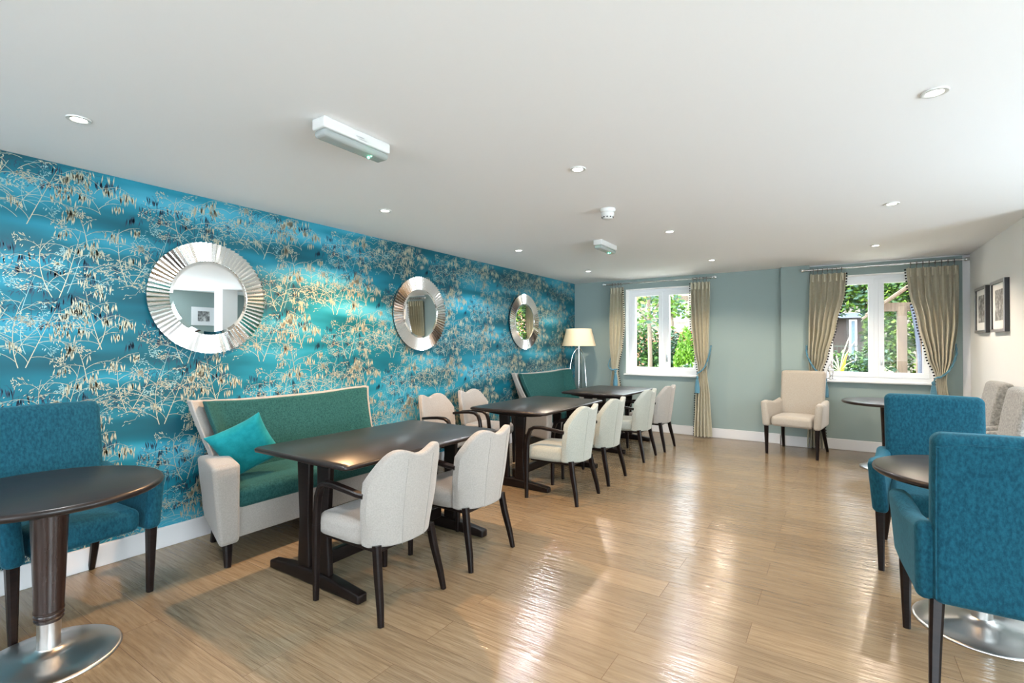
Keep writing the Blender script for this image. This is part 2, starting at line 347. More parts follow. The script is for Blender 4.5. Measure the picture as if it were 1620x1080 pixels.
# left wall with the printed grasses
random.seed(7)
def wallpaper():
    mb = MB(); mb.box(XL-.15, XL, YR-.2, YB+.1, 0, H)
    strokes = []   # per tile: list of (polyline, widths, mat)
    def ribbon(pts, w0, w1, mat): strokes.append((pts, w0, w1, mat))
    def arc(p, a, l, bend, n):
        pts = [p]; x, z = p
        for i in range(n):
            x += math.cos(a)*l/n; z += math.sin(a)*l/n; a += bend/n; pts.append((x, z))
        return pts, a
    R = random.Random(11)
    TW, TH = .68, .80
    def seedhead(p, a, l, mat, oat):
        if oat:   # drooping oat spikelets
            for k in range(R.randint(2, 4)):
                q = (p[0]+R.uniform(-.025, .025), p[1]-R.uniform(0, .02))
                pts, _ = arc(q, -PI/2+R.uniform(-.25, .25), R.uniform(.035, .062), R.uniform(-.2, .2), 2)
                ribbon(pts, .0035, .0065, mat+10)
        else:
            n = R.randint(3, 6)
            for k in range(n):
                q = (p[0]+R.uniform(-.02, .02), p[1]+R.uniform(-.02, .015))
                pts, _ = arc(q, a+R.uniform(-.8, .8), R.uniform(.010, .022), 0, 1)
                ribbon(pts, .002, .0042, mat+10)
    def plant(x, z, a, l, mat, oat, dens):
        bend = R.uniform(-.6, .6); stem, _ = arc((x, z), a, l, bend, 9); ribbon(stem, .0042, .0016, mat)
        for i in range(2, len(stem)):
            for sg in ((-1, 1) if R.random() < dens else (R.choice((-1, 1)),)):
                bl = l*R.uniform(.28, .58)*(1.1-.05*i)
                pts, aa = arc(stem[i], a+sg*R.uniform(.35, .95), bl, -sg*R.uniform(.3, 1.7), 6)
                ribbon(pts, .0022, .0010, mat)
                for j in range(2, 7):
                    if R.random() < (.42 if oat else .62):
                        seedhead(pts[j], aa, .02, mat, oat)
    # mats: 0 navy 1 pale 2 cream ; +10 = leaf shape (pointed both ends)
    def fan(x, z, l, n, spread, lean, mat, oat, wd=.0042):
        for i in range(n):
            k = (i+.5)/n*2-1; a = PI/2+lean-k*spread+R.uniform(-.12, .12); ll = l*R.uniform(.7, 1.1)
            stem, aa = arc((x+R.uniform(-.01, .01), z), a, ll, -k*R.uniform(.5, 1.5)+R.uniform(-.3, .3), 12); ribbon(stem, wd, .0014, mat)
            for j in range(4, 13):
                if R.random() < .55:
                    sg = R.choice((-1, 1)); tw, ta = arc(stem[j], a+sg*R.uniform(.5, 1.1), ll*R.uniform(.08, .26), -sg*R.uniform(.4, 1.6), 4); ribbon(tw, .0018, .0009, mat)
                    if R.random() < .75: seedhead(tw[-1], ta, .02, mat, oat)
                    if R.random() < .4: seedhead(tw[2], ta, .02, mat, oat)
            seedhead(stem[-1], aa, .02, mat, oat)
    def spray(x, z, l, lean, mat, oat, nb, wd=.0042):
        """main stem with arching branches that droop at their tips"""
        stem, _ = arc((x, z), PI/2+lean, l, -lean*R.uniform(.4, 1.2)+R.uniform(-.4, .4), 12); ribbon(stem, wd, .0014, mat)
        for i in range(nb):
            j = min(12, 1+int(11*(i+R.random()*.6)/nb)); sg = -1 if i % 2 else 1
            a0 = PI/2+lean*.5+sg*R.uniform(.35, 1.3); bl = l*R.uniform(.35, .85)*(1.05-.045*j)
            br_, aa = arc(stem[j], a0, bl, sg*R.uniform(.5, 1.9), 9); ribbon(br_, wd*.55, .0010, mat)
            for q in range(3, 10):
                if R.random() < .55:
                    tw, ta = arc(br_[q], a0+sg*(.12*q)+R.uniform(-1.1, 1.1), bl*R.uniform(.08, .24), R.uniform(-1, 1), 3); ribbon(tw, .0015, .0008, mat)
                    if q > 4: seedhead(tw[-1], ta, .02, mat, oat)
                if q > 5 and R.random() < .5: seedhead(br_[q], aa, .02, mat, oat)
    for k in range(6): spray(R.uniform(0, TW), R.uniform(0, TH), R.uniform(.18, .28), R.uniform(-.6, .6), 0, k % 2 == 0, 5, .003)
    for k in range(3): spray(R.uniform(0, TW), R.uniform(0, TH), R.uniform(.2, .3), R.uniform(-.6, .6), 1, False, 5, .003)
    for (x, z, l, ln_, oat, nb) in ((.10, .02, .40, .25, False, 9), (.13, .02, .36, -.35, False, 8), (.47, .12, .36, .3, True, 8), (.45, .12, .30, -.4, True, 5), (.27, .42, .42, -.3, False, 9), (.24, .42, .34, .45, False, 7), (.60, .52, .36, .35, True, 8), (.62, .52, .26, -.5, False, 5), (.40, .72, .24, .1, True, 5)):
        spray(x, z, l, ln_, 2, oat, nb)
    strokes.sort(key=lambda s_: s_[3] % 10)
    i0 = int((-.6)/TW)-1
    for ti in range(i0, 12):
        for tj in range(-1, 4):
            oy = ti*TW; oz = tj*TH + (TH/2 if ti % 2 else 0)
            for (pts, w0, w1, mat) in strokes:
                leaf = mat >= 10; mt = mat % 10; x = XL + .0006 + .0005*mt
                P = [(p[0]+oy, p[1]+oz) for p in pts]
                if any(q[1] > H-.002 or q[1] < .10 or q[0] > YB-.003 or q[0] < -.9 for q in P): continue
                mb.cur = 1+mt; n = len(P)
                prev = None
                if leaf:
                    a, b = P[0], P[-1]; mx_, mz = (a[0]+b[0])/2, (a[1]+b[1])/2
                    dx, dz = b[0]-a[0], b[1]-a[1]; ln = math.hypot(dx, dz) or 1; px, pz = -dz/ln*w1/2, dx/ln*w1/2
                    mb.quad((x, a[0], a[1]), (x, mx_+px, mz+pz), (x, b[0], b[1]), (x, mx_-px, mz-pz)); continue
                for i in range(n):
                    d0 = P[max(i-1, 0)]; d1 = P[min(i+1, n-1)]; dx, dz = d1[0]-d0[0], d1[1]-d0[1]; ln = math.hypot(dx, dz) or 1
                    ww = (w0+(w1-w0)*i/(n-1))/2; px, pz = -dz/ln*ww, dx/ln*ww
                    cur = ((x, P[i][0]+px, P[i][1]+pz), (x, P[i][0]-px, P[i][1]-pz))
                    if prev: mb.quad(prev[0], prev[1], cur[1], cur[0])
                    prev = cur
    struct('wall_left', mb, [m_paper, m_pn, m_pl, m_pc])
wallpaper()

# baseboards
def board(name, pts):   # profile boards between two points with an inward normal
    mb = MB()
    for (x0, y0, x1, y1) in pts: mb.box(min(x0, x1), max(x0, x1), min(y0, y1), max(y0, y1), 0, .135)
    return struct(name, mb, m_satin, bevel=.004)
board('baseboard_left', [(XL, YR, XL+.018, YB)])
board('baseboard_back', [(XL+.018, YB-.018, -.63, YB), (-.648, YB-.118, -.63, YB-.018), (-.648, YB-.118, -.282, YB-.10), (-.30, YB-.10, -.282, YB-.018), (-.282, YB-.018, XR-.018, YB)])
board('baseboard_right', [(XR-.018, 5.3, XR, YB)])
board('baseboard_right_return', [(XR+.12, 5.982, XF, 6.0)])

# ------------------------------------------------------------------ windows
def window(idx, x0, x1, z0, z1, latch_x):
    """white casement pair set back in the wall"""
    y0, y1 = YB+.15, YB+.22
    mb = MB(); t = .055; xm = (x0+x1)/2
    mb.box(x0, x1, y0, y1, z0+.0, z0+t+.02); mb.box(x0, x1, y0, y1, z1-t, z1); mb.box(x0, x0+t, y0, y1, z0+t+.02, z1-t); mb.box(x1-t, x1, y0, y1, z0+t+.02, z1-t)
    mb.box(xm-.03, xm+.03, y0, y1, z0+t+.02, z1-t)
    o = mb.build(f'window_{idx}', m_upvc, None, False, bevel=.004); o['kind'] = 'structure'
    for (a, b) in ((x0+t, xm-.03), (xm+.03, x1-t)):
        s_ = MB(); c = .052; za, zb = z0+t+.02, z1-t; ys, ye = y0-.014, y1-.01
        s_.box(a-.008, b+.008, ys, ye, za-.008, za+c); s_.box(a-.008, b+.008, ys, ye, zb-c, zb+.008); s_.box(a-.008, a+c, ys, ye, za+c, zb-c); s_.box(b-c, b+.008, ys, ye, za+c, zb-c)
        cs = s_.build('casement', m_upvc, o, False, bevel=.004)
        MB().box(a+c-.005, b-c+.005, y0+.02, y0+.026, za+c-.005, zb-c+.005).build('pane', m_glass, cs, False)
        hb = MB(); hx = b-c/2 if a < xm-.2 and latch_x < 0 else (a+c/2 if latch_x > 0 and a > xm-.2 else None)
        if hx is not None or a > xm-.2:
            hx = a+c*.45; hb.rbox(hx-.011, hx+.011, ys-.010, ys, 1.09, 1.16, .004); hb.rbox(hx-.007, hx+.007, ys-.030, ys-.008, 1.10, 1.112, .003); hb.rbox(hx-.008, hx+.008, ys-.034, ys-.022, 1.10, 1.20, .004)
            hb.build('window_handle', m_pole, cs)
    # trickle vent and sill
    MB().box(xm+.08, x1-.1, y0-.008, y0, z1-.04, z1-.02).build('trickle_vent', m_upvc, o, False)
    sl = MB().rbox(x0-.02, x1+.02, YB-.062, y0, z0-.002, z0+.024, .01, fn=None)
    sb = sl.build('window_sill', m_satin, o)
    # painted reveals
    rv = MB(); rv.box(x0-.001, x0+.004, YB-.001, y0, z0+.024, z1); rv.box(x1-.004, x1+.001, YB-.001, y0, z0+.024, z1); rv.box(x0, x1, YB-.001, y0, z1-.004, z1+.001)
    rv.build('window_reveal', m_white, o, False)
window(1, *W1, 1); window(2, *W2, 1)
def side_window(idx, axis, p, a0, a1, z0, z1):
    mb = MB(); t = .06
    def bx(u0, u1, za, zb):
        if axis == 'x': mb.box(p, p+.06, u0, u1, za, zb)
        else: mb.box(u0, u1, p, p+.06, za, zb)
    am = (a0+a1)/2
    bx(a0, a1, z0, z0+t); bx(a0, a1, z1-t, z1); bx(a0, a0+t, z0+t, z1-t); bx(a1-t, a1, z0+t, z1-t); bx(am-.04, am+.04, z0+t, z1-t)
    struct(f'window_{idx}', mb, m_upvc)
side_window(3, 'x', XF+.06, 2.65, 4.25, .85, 2.2)
side_window(4, 'x', XF+.06, -.95, .95, .7, 2.2)  # unseen window, added to hold the near side fill lamp
side_window(5, 'y', YR-.13, -3.0, -1.0, .8, 2.3)  # unseen rear window, added around a fill lamp
side_window(6, 'y', YR-.13, .2, 2.2, .8, 2.3)  # other unseen rear window, added for its fill lamp

# ------------------------------------------------------------------ ceiling fittings
def downlight(x, y, label, power=DOWN_W, col=SOFTW):
    t = thing('ceiling_downlight', label, 'ceiling light', (x, y, H), 0, 'recessed ceiling downlights')
    MB().lathe([(.030, 0), (.030, -.004), (.034, -.007), (.046, -.006), (.048, 0)], 28, cap=False).build('trim_ring', m_plastic, t)
    MB().lathe([(.001, -.0035), (.031, -.0035)], 24, cap=False).build('lamp_face', m_bulb, t)
    d = bpy.data.lights.new('downlight_beam', 'SPOT'); d.energy = power; d.color = col; d.spot_size = math.radians(140); d.spot_blend = .5; d.shadow_soft_size = .02
    o = bpy.data.objects.new('downlight_beam', d); C.objects.link(o); o.parent = t; o.location = (0, 0, -.03)
    return t
cols = [(-2.95, 'wallpaper side'), (-1.29, 'middle'), (.345, 'right hand side')]
rows = [(2.68, 'third from the far wall'), (4.62, 'second from the far wall'), (6.46, 'nearest the far wall')]
downlight(-2.95, .81, 'bright recessed downlight near the wallpaper, front left above the round table', 44, COOL)
KIND = {(-2.95, 2.68): (135, WARM), (-1.29, 2.68): (50, WARM), (.345, 2.68): (24, COOL), (-2.95, 4.62): (52, COOL), (-1.29, 4.62): (40, COOL), (.345, 4.62): (42, SOFTW), (-2.95, 6.46): (46, SOFTW), (-1.29, 6.46): (50, SOFTW), (.345, 6.46): (52, SOFTW)}
for y, rn in rows:
    for x, cn in cols:
        pw, cl = KIND[(x, y)]
        downlight(x, y, f'round recessed ceiling downlight in the {cn} row, {rn}', pw, cl)
for x, y, n in ((-1.29, .81, 'middle row'), (.345, .81, 'right hand row'), (2.0, .81, 'side bay'), (2.1, 2.68, 'side bay by the second window'), (-1.29, -1.1, 'middle row behind the dining tables'), (.345, -1.1, 'right hand row at the rear')):
    downlight(x, y, f'recessed ceiling downlight over the front of the room, {n}')

def emergency(x, y, label):
    t = thing('emergency_light', label, 'emergency light', (x, y, H), 0, 'emergency lights on the ceiling')
    MB().rbox(-.047, .047, -.20, .20, -.052, 0, .008).build('body', m_plastic, t)
    MB().rbox(-.043, .043, -.196, .196, -.088, -.050, .02).build('diffuser', m_diff, t)
    MB().sphere((-.005, .10, -.0895), .007, 10, 8).sphere((.015, .10, -.086), .005, 10, 8).build('indicator_lamp', m_led, t)
    MB().box(.0472, .0478, -.02, .03, -.035, -.030).box(.0472, .0478, -.005, .045, -.044, -.040).build('rating_label', m_silver, t, False)
    return t
emergency(-2.0, 1.61, 'long white emergency light box with clear cover, the nearer and larger one')
emergency(-1.99, 4.78, 'small looking white emergency light box beyond the smoke detector')
t = thing('smoke_detector', 'round white smoke detector on the ceiling between the emergency light and downlights', 'smoke detector', (-1.48, 3.6, H))
MB().lathe([(.058, 0), (.060, -.012), (.054, -.022), (.052, -.026)], 32).build('base', m_plastic, t)
MB().lathe([(.046, -.024), (.050, -.030), (.050, -.052), (.044, -.060), (.040, -.072), (.028, -.080), (.002, -.082)], 32).build('sensor_head', m_plastic, t)
vb = MB()
for k in range(10):
    a = 2*PI*k/10; vb.sphere((.0415*math.cos(a), .0415*math.sin(a), -.066), .0075, 6, 4, (1, 1, .7))
vb.build('vent_slots', m_black, t)

# ------------------------------------------------------------------ mirrors
def mirror(y, z, label):
    t = thing('round_wall_mirror', label, 'mirror', (XL, y, z), 0, 'round sunburst mirrors on the wallpaper')
    MB().lathe([(.385, .004), (.392, .022), (.392, .026), (.25, .026)], 96, axis='x').build('backing', m_black, t)
    f = MB(); n = 74; ro, ri = .392, .262
    for k in range(n):
        a0, a1 = 2*PI*k/n, 2*PI*(k+1)/n; am = (a0+a1)/2
        def P(r, a, x): return (x, r*math.cos(a), r*math.sin(a))
        v0i, vmi, v1i = P(ri, a0, .027), P(ri-.001, am, .036), P(ri, a1, .027)
        v0o, vmo, v1o = P(ro, a0, .029), P(ro+.004, am, .043), P(ro, a1, .029)
        f.quad(v0i, v0o, vmo, vmi); f.quad(vmi, vmo, v1o, v1i)
        f.quad(v0o, P(ro, a0, .024), P(ro, a1, .024), v1o, vmo); f.quad(v0i, vmi, v1i, P(ri, a1, .0265), P(ri, a0, .0265))
    f.build('fluted_frame', m_bevel, t, False)
    MB().lathe([(.001, .030), (.240, .030), (.262, .0275)], 96, axis='x', cap=False).build('mirror_glass', m_mirror, t, True, auto=2)
    return t
mirror(1.765, 1.682, 'large round mirror with fluted mirrored frame, nearest of the three')
mirror(3.90, 1.685, 'round mirror with fluted frame, middle one, reflecting a curtain')
mirror(6.02, 1.682, 'round fluted mirror nearest the far corner, above the far settee')

# ------------------------------------------------------------------ dining chairs (front = +x)
def dining_chair(label, cloth, loc, rz, group='cream dining armchairs'):
    t = thing('dining_chair', label, 'chair', loc, rz, group)
    def seatfn(x, y, z):
        tt = max(0, (z-.40)/.07); return (x, y*(1-.16*smooth01(-x/.17 if x < 0 else 0)), z+.018*tt*(1-(y/.25)**2)*(1-((x-.03)/.27)**2))
    MB().rbox(-.175, .262, -.225, .225, .335, .458, .045, 5, (4, 4, 1), seatfn).build('seat', cloth, t)
    def top(y):
        q = abs(y)/.245
        if q < .52: return .795+.034*math.sin(PI/2*min(1, q/.52))**2
        return .829-.155*((q-.52)/.48)**2.1
    V = []; nu, nv = 24, 14
    bk = MB()
    def surf(u, v_, off):
        y = .245*u; z = .345+(top(y)-.345)*v_
        x = -.215-.065*((z-.345)/.48)**1.1+.105*abs(u)**2.6
        yy = y*(.88+.12*smooth01((z-.34)/.22))
        return (x+off, yy, z)
    fr_ = [[surf(-1+2*i/nu, j/nv, .026) for i in range(nu+1)] for j in range(nv+1)]
    bc_ = [[surf(-1+2*i/nu, j/nv, -.026) for i in range(nu+1)] for j in range(nv+1)]
    # closed shell: round the rim by inset
    def idx(s_, j, i): return s_*(nu+1)*(nv+1)+j*(nu+1)+i
    V = [p for r in fr_ for p in r]+[p for r in bc_ for p in r]; Fc = []
    for j in range(nv):
        for i in range(nu):
            Fc.append((idx(0, j, i), idx(0, j, i+1), idx(0, j+1, i+1), idx(0, j+1, i)))
            Fc.append((idx(1, j, i), idx(1, j+1, i), idx(1, j+1, i+1), idx(1, j, i+1)))
    for i in range(nu):
        Fc.append((idx(0, 0, i), idx(1, 0, i), idx(1, 0, i+1), idx(0, 0, i+1)))
        Fc.append((idx(0, nv, i), idx(0, nv, i+1), idx(1, nv, i+1), idx(1, nv, i)))
    for j in range(nv):
        Fc.append((idx(0, j, 0), idx(0, j+1, 0), idx(1, j+1, 0), idx(1, j, 0)))
        Fc.append((idx(0, j, nu), idx(1, j, nu), idx(1, j+1, nu), idx(0, j+1, nu)))
    bk.addmesh(V, Fc); o = bk.build('backrest', cloth, t)
    b = o.modifiers.new('bevel', 'BEVEL'); b.width = .018; b.segments = 3; b.limit_method = 'ANGLE'; b.angle_limit = math.radians(50)
    # rear seam piping of the backrest
    sm = MB()
    for u in (-.36, .36):
        sm.tube([surf(u, j/12, -.027) for j in range(0, 12)], .0016, 5)
    sm.build('seam', cloth, o)
    for s_ in (-1, 1):
        y = s_*.238
        MB().tube([(.238, y, .0), (.238, y, .18), (.237, y, .36), (.236, y, .40)], 0, rect=[(.027, .027), (.034, .034), (.038, .040), (.038, .040)], up=(1, 0, 0)).build('leg', m_dark, t)
        MB().tube([(-.245, s_*.225, 0), (-.228, s_*.215, .10), (-.195, s_*.20, .24), (-.175, s_*.19, .36)], 0, rect=[(.026, .028), (.030, .036), (.034, .042), (.036, .044)], up=(1, 0, 0)).build('leg', m_dark, t)
        pth = [(.236, y, .39), (.232, y, .47), (.222, y, .55), (.198, y, .605), (.155, y+s_*.004, .628), (.08, y+s_*.007, .632), (-.03, y+s_*.008, .622), (-.10, y+s_*.004, .612), (-.135, y-s_*.002, .608)]
        MB().tube(pth, 0, rect=[(.038, .036), (.036, .036), (.034, .038), (.032, .040), (.027, .044), (.026, .044), (.026, .042), (.026, .038), (.026, .034)], up=(0, 1, 0)).build('armrest', m_dark, t)
    MB().rbox(-.19, .22, -.20, .20, .325, .345, .006).build('seat_frame', m_dark, t)
    return t
chA = dining_chair('cream dining armchair with dark arms, nearest one, pushed up to the front table', m_cream, (-2.07, 1.862, 0), PI)
dup(chA, (-2.06, 2.545, 0), PI, 'cream dining armchair at the front table, just behind the nearest chair')
dup(chA, (-2.06, 6.49, 0), PI, 'cream dining armchair nearest the far window, last in the row')
chC = dining_chair('pale grey green dining armchair at the near side of the middle table', m_sage, (-2.06, 3.97, 0), PI)
dup(chC, (-2.07, 4.68, 0), PI, 'pale grey green dining armchair at the far side of the middle table')
dup(chC, (-2.10, 5.80, 0), PI, 'pale dining armchair at the far table, second from the far window')
dup(chA, (-3.36, 3.92, 0), 0, 'cream dining armchair backed on the wallpaper, nearer of the pair')
dup(chA, (-3.36, 4.55, 0), 0, 'cream dining armchair backed on the wallpaper, farther of the pair beside the far settee')

# ------------------------------------------------------------------ trestle tables
def trestle(label, loc, ln=1.33, wd=.86):
    t = thing('dining_table', label, 'table', loc, 0, 'dark rectangular trestle tables')
    hl, hw = ln/2, wd/2; c = .035
    def rim(z, ins): 
        a, b, cc = hw-ins, hl-ins, c
        return [(a, b-cc, z), (a-cc*.3, b-cc*.3, z), (a-cc, b, z), (-a+cc, b, z), (-a+cc*.3, b-cc*.3, z), (-a, b-cc, z), (-a, -b+cc, z), (-a+cc*.3, -b+cc*.3, z), (-a+cc, -b, z), (a-cc, -b, z), (a-cc*.3, -b+cc*.3, z), (a, -b+cc, z)]
    rings = [rim(.712, .012), rim(.716, .003), rim(.724, 0), rim(.733, .002), rim(.740, .010)]
    V = [p for r in rings for p in r]; Fc = []
    for j in range(4):
        for i in range(12): Fc.append((j*12+i, j*12+(i+1) % 12, (j+1)*12+(i+1) % 12, (j+1)*12+i))
    Fc.append(tuple(reversed(range(12)))); Fc.append(tuple(range(48, 60)))
    mb = MB(); mb.addmesh(V, Fc); mb.build('table_top', m_top, t, True, auto=40)
    for s_ in (-1, 1):
        y = s_*(hl-.13)
        def ff(x, y_, z): return (x, y_, z*(1-.45*(abs(x)/.41)**1.5) if z > .01 else z)
        MB().rbox(-.405, .405, y-.032, y+.032, 0, .085, .014, 3, (10, 1, 1), ff).build('foot', m_dark, t)
        MB().rbox(-.33, .33, y-.024, y+.024, .668, .7125, .01, 3, (6, 1, 1), lambda x, y_, z: (x, y_, z+.022*(abs(x)/.33)**2 if z < .69 else z)).build('bearer', m_dark, t)
        for (px, sg) in ((-.085, -1), (.085, 1)):
            def pf(x, y_, z):
                k = (z-.07)/.60; wv = .80+.36*abs(k-.45)*1.6
                return (px+(x-px)*wv+sg*.012*abs(k-.4), y_, z)
            MB().rbox(px-.052, px+.052, y-.018, y+.018, .072, .675, .010, 3, (1, 1, 8), pf).build('post', m_dark, t)
    MB().rbox(-.022, .022, -(hl-.15), hl-.15, .075, .155, .01).build('stretcher', m_dark, t)
    return t
trestle('dark wooden trestle table nearest the camera, in front of the first settee', (-2.475, 2.27, 0))
trestle('dark wooden trestle table in the middle of the row of three', (-2.60, 4.50, 0))
trestle('dark wooden trestle table farthest away, in front of the far settee', (-2.60, 6.38, 0), 1.24)

# ------------------------------------------------------------------ round pedestal tables
def round_table(label, loc, r=.42, rb=.26):
    t = thing('round_table', label, 'table', loc, 0, 'round pedestal tables')
    MB().lathe([(r-.05, .700), (r-.012, .704), (r-.002, .712), (r, .722), (r-.004, .731), (r-.014, .735), (.001, .735)], 72).build('table_top', m_top, t, True, auto=50)
    MB().lathe([(.044, .165), (.049, .172), (.050, .178), (.046, .183), (.051, .190), (.051, .196), (.047, .201), (.052, .208), (.052, .216), (.050, .222), (.058, .45), (.067, .690), (.085, .701)], 40).build('column', m_col, t)
    MB().lathe([(.042, .035), (.040, .05), (.040, .165)], 36).build('neck', m_steel, t)
    MB().lathe([(rb-.003, 0), (rb, .004), (rb-.002, .010), (rb-.010, .014), (.17, .022), (.09, .034), (.046, .048), (.041, .056)], 72).build('base', m_steel, t, True, auto=50)
    return t
round_table('round dark pedestal table at the front left, before the blue armchair by the wallpaper', (-2.835, .69, 0), .402, .25)
round_table('round dark pedestal table at the right, between the two blue armchairs', (.57, 3.20, 0))
round_table('round dark pedestal table under the right window, beside the beige armchair', (.46, 6.76, 0))

# ------------------------------------------------------------------ square armchairs (front = +x)
def square_armchair(label, cloth, loc, rz, group):
    t = thing('square_armchair', label, 'armchair', loc, rz, group)
    def bf(x, y, z):
        k = (z-.34)/.68; return (x-.075*k*k-.01*k, y*(1+.03*k), z+(.0 if z < .9 else -.006*(abs(y)/.25)**4))
    MB().rbox(-.275, -.175, -.245, .245, .345, 1.02, .035, 4, (1, 3, 8), bf).build('backrest', cloth, t)
    # piping round the rear panel
    pts = []
    for i in range(9): pts.append((-.275, -.232, .37+.60*i/8))
    for i in range(1, 6): pts.append((-.275, -.232+.464*i/6, .985))
    for i in range(9): pts.append((-.275, .232, .97-.60*i/8))
    pts = [(bf(*p)[0]-.0005, bf(*p)[1], bf(*p)[2]) for p in pts]
    MB().tube(pts, .0035, 6, up=(1, 0, 0)).build('piping', cloth, t)
    def sf(x, y, z): return (x, y, z+(.022*(1-(y/.26)**2)*(1-((x-.02)/.3)**2) if z > .42 else 0))
    MB().rbox(-.19, .268, -.225, .225, .350, .470, .04, 4, (4, 4, 1), sf).build('seat', cloth, t)
    for s_ in (-1, 1):
        def af(x, y, z):
            k = (x+.25)/.53; flare = .012+.045*smooth01(k)
            hi = (z-.34)/.31; swoop = .035*math.sin(PI*min(1, max(0, k)))*hi
            return (x-.02*hi*(1-k)*1.2, y+s_*flare*(.55+.45*hi), z-swoop+(.012 if k > .5 else 0)*hi - (0.02*hi if k > .93 else 0))
        ya, yb = (.205, .285) if s_ > 0 else (-.285, -.205)
        MB().rbox(-.255, .285, ya, yb, .345, .665, .032, 4, (8, 1, 4), af).build('arm', cloth, t)
        MB().tube([(.245, s_*.275, 0), (.245, s_*.278, .20), (.245, s_*.280, .352)], 0, rect=[(.030, .030), (.040, .040), (.048, .048)], up=(1, 0, 0)).build('leg', m_dark, t)
        MB().tube([(-.365, s_*.252, 0), (-.285, s_*.238, .18), (-.232, s_*.225, .352)], 0, rect=[(.030, .030), (.038, .038), (.046, .048)], up=(1, 0, 0)).build('leg', m_dark, t)
    return t
blueL = square_armchair('blue velvet square armchair backed on the wallpaper, behind the front left round table', m_blue, (-3.368, .885, 0), math.radians(5), 'blue velvet armchairs')
dup(blueL, (.548, 2.77, 0), PI/2, 'blue velvet square armchair nearest the camera at the right, seen from behind')
dup(blueL, (.505, 3.93, 0), -PI/2-math.radians(3), 'blue velvet square armchair facing the camera beyond the right round table')
square_armchair('beige square armchair with dark legs standing before the left curtain of the right window', m_beige, (-.42, 7.10, 0), -PI/2-math.radians(11), 'beige square armchair')
g1 = square_armchair('mottled grey armchair against the white wall, farther of the pair under the pictures', m_greybeige, (.905, 6.08, 0), PI, 'mottled grey armchairs by the white wall')
dup(g1, (.885, 5.27, 0), PI, 'mottled grey armchair against the white wall, nearer of the pair')

# ------------------------------------------------------------------ settees (front = +x)
def settee(label, loc, Ln, light):
    t = thing('settee', label, 'sofa', loc, 0, 'high backed settees on the wallpaper wall')
    h = Ln/2; bh = h-.246
    def plan(u): return .20*smooth01((abs(u)-.80)/.20)
    def topz(u): return .945+.03*abs(u)**3
    def shell(off0, off1, z0, inset, name, mat, nv=10, nu=40, topoff=0, uo=1.0):
        mb = MB()
        def S(u, v_, off):
            z = z0+(topz(u)-topoff-z0)*v_; k = (z-.35)/.6
            fl_ = 1+.20*k
            x = -.245-.10*k+plan(u)*(1-.55*smooth01(k))+.03*(1-k)+off
            return (x, (bh-inset)*u*fl_, z)
        A = [S(-uo+2*uo*i/nu, j/nv, off0) for j in range(nv+1) for i in range(nu+1)]
        B = [S(-uo+2*uo*i/nu, j/nv, off1) for j in range(nv+1) for i in range(nu+1)]
        n = len(A); w_ = nu+1; Fc = []
        for j in range(nv):
            for i in range(nu):
                a = j*w_+i; Fc.append((a, a+w_, a+w_+1, a+1)); Fc.append((n+a, n+a+1, n+a+w_+1, n+a+w_))
        for i in range(nu):
            Fc.append((i, i+1, n+i+1, n+i)); a = nv*w_+i; Fc.append((a, n+a, n+a+1, a+1))
        for j in range(nv):
            a = j*w_; Fc.append((a, n+a, n+a+w_, a+w_)); a += nu; Fc.append((a, a+w_, n+a+w_, n+a))
        mb.addmesh(A+B, Fc); o = mb.build(name, mat, t)
        b = o.modifiers.new('bevel', 'BEVEL'); b.width = .010; b.segments = 3; b.limit_method = 'ANGLE'; b.angle_limit = math.radians(50)
        return o
    shell(-.05, .02, .17, 0, 'outer_back', m_cream)
    shell(.018, .075, .42, .055, 'back_cushion', m_green, topoff=.008)
    def seatf(x, y, z): return (x, y*(1-.24*max(0, min(1, (.26-x)/.48))), z+(.02*(1-((y)/(h-.14))**4)*(1-((x+.02)/.32)**4) if z > .4 else 0))
    MB().rbox(-.20, .285, -(h-.165), h-.165, .335, .455, .035, 4, (4, 12, 1), seatf).build('seat_cushion', m_green, t)
    MB().rbox(-.235, .262, -(h-.12), h-.12, .155, .345, .012, 3, (1, 10, 1), lambda x, y, z: (x, y*(1-.22*max(0, min(1, (.26-x)/.5))), z)).build('seat_base', m_cream, t)
    for s_ in (-1, 1):
        def af(x, y, z):
            k = (z-.13)/.48; tap = 1-.30*(1-k)
            yc = s_*(h-.085); y2 = yc+(y-yc)*tap-s_*.022*(1-k)
            y2 -= s_*.165*max(0, min(1, (.28-x)/.54)); return (x, y2, z+(-.03*(max(0, -x+.02)/.3) if z > .4 else 0) + (.030*(1-min(1, (x+.3)/.55)) if z < .2 else 0))
        ya, yb = sorted((s_*(h-.17), s_*h))
        MB().rbox(-.265, .298, ya, yb, .135, .625, .030, 4, (6, 2, 6), af).build('arm', m_cream, t)
        for (x, x2, dy) in ((.235, .275, 0), (-.19, -.215, .15)):
            MB().tube([(x2, s_*(h-.10-dy), 0), ((x+x2)/2, s_*(h-.11-dy), .09), (x, s_*(h-.115-dy), .175)], 0, rect=[(.032, .036), (.044, .046), (.056, .056)], up=(1, 0, 0)).build('leg', m_dark, t)
        MB().tube([(-.20, 0, 0), (-.20, 0, .16)] if s_ > 0 else [(.22, 0, 0), (.22, 0, .16)], 0, rect=(.045, .045), up=(1, 0, 0)).build('leg', m_dark, t)
    return t
settee('high backed settee with teal seat and cream arms behind the front table', (-3.365, 2.335, 0), 1.74, 0)
settee('high backed teal and cream settee near the far corner, beside the floor lamp', (-3.365, 6.39, 0), 1.86, 1)
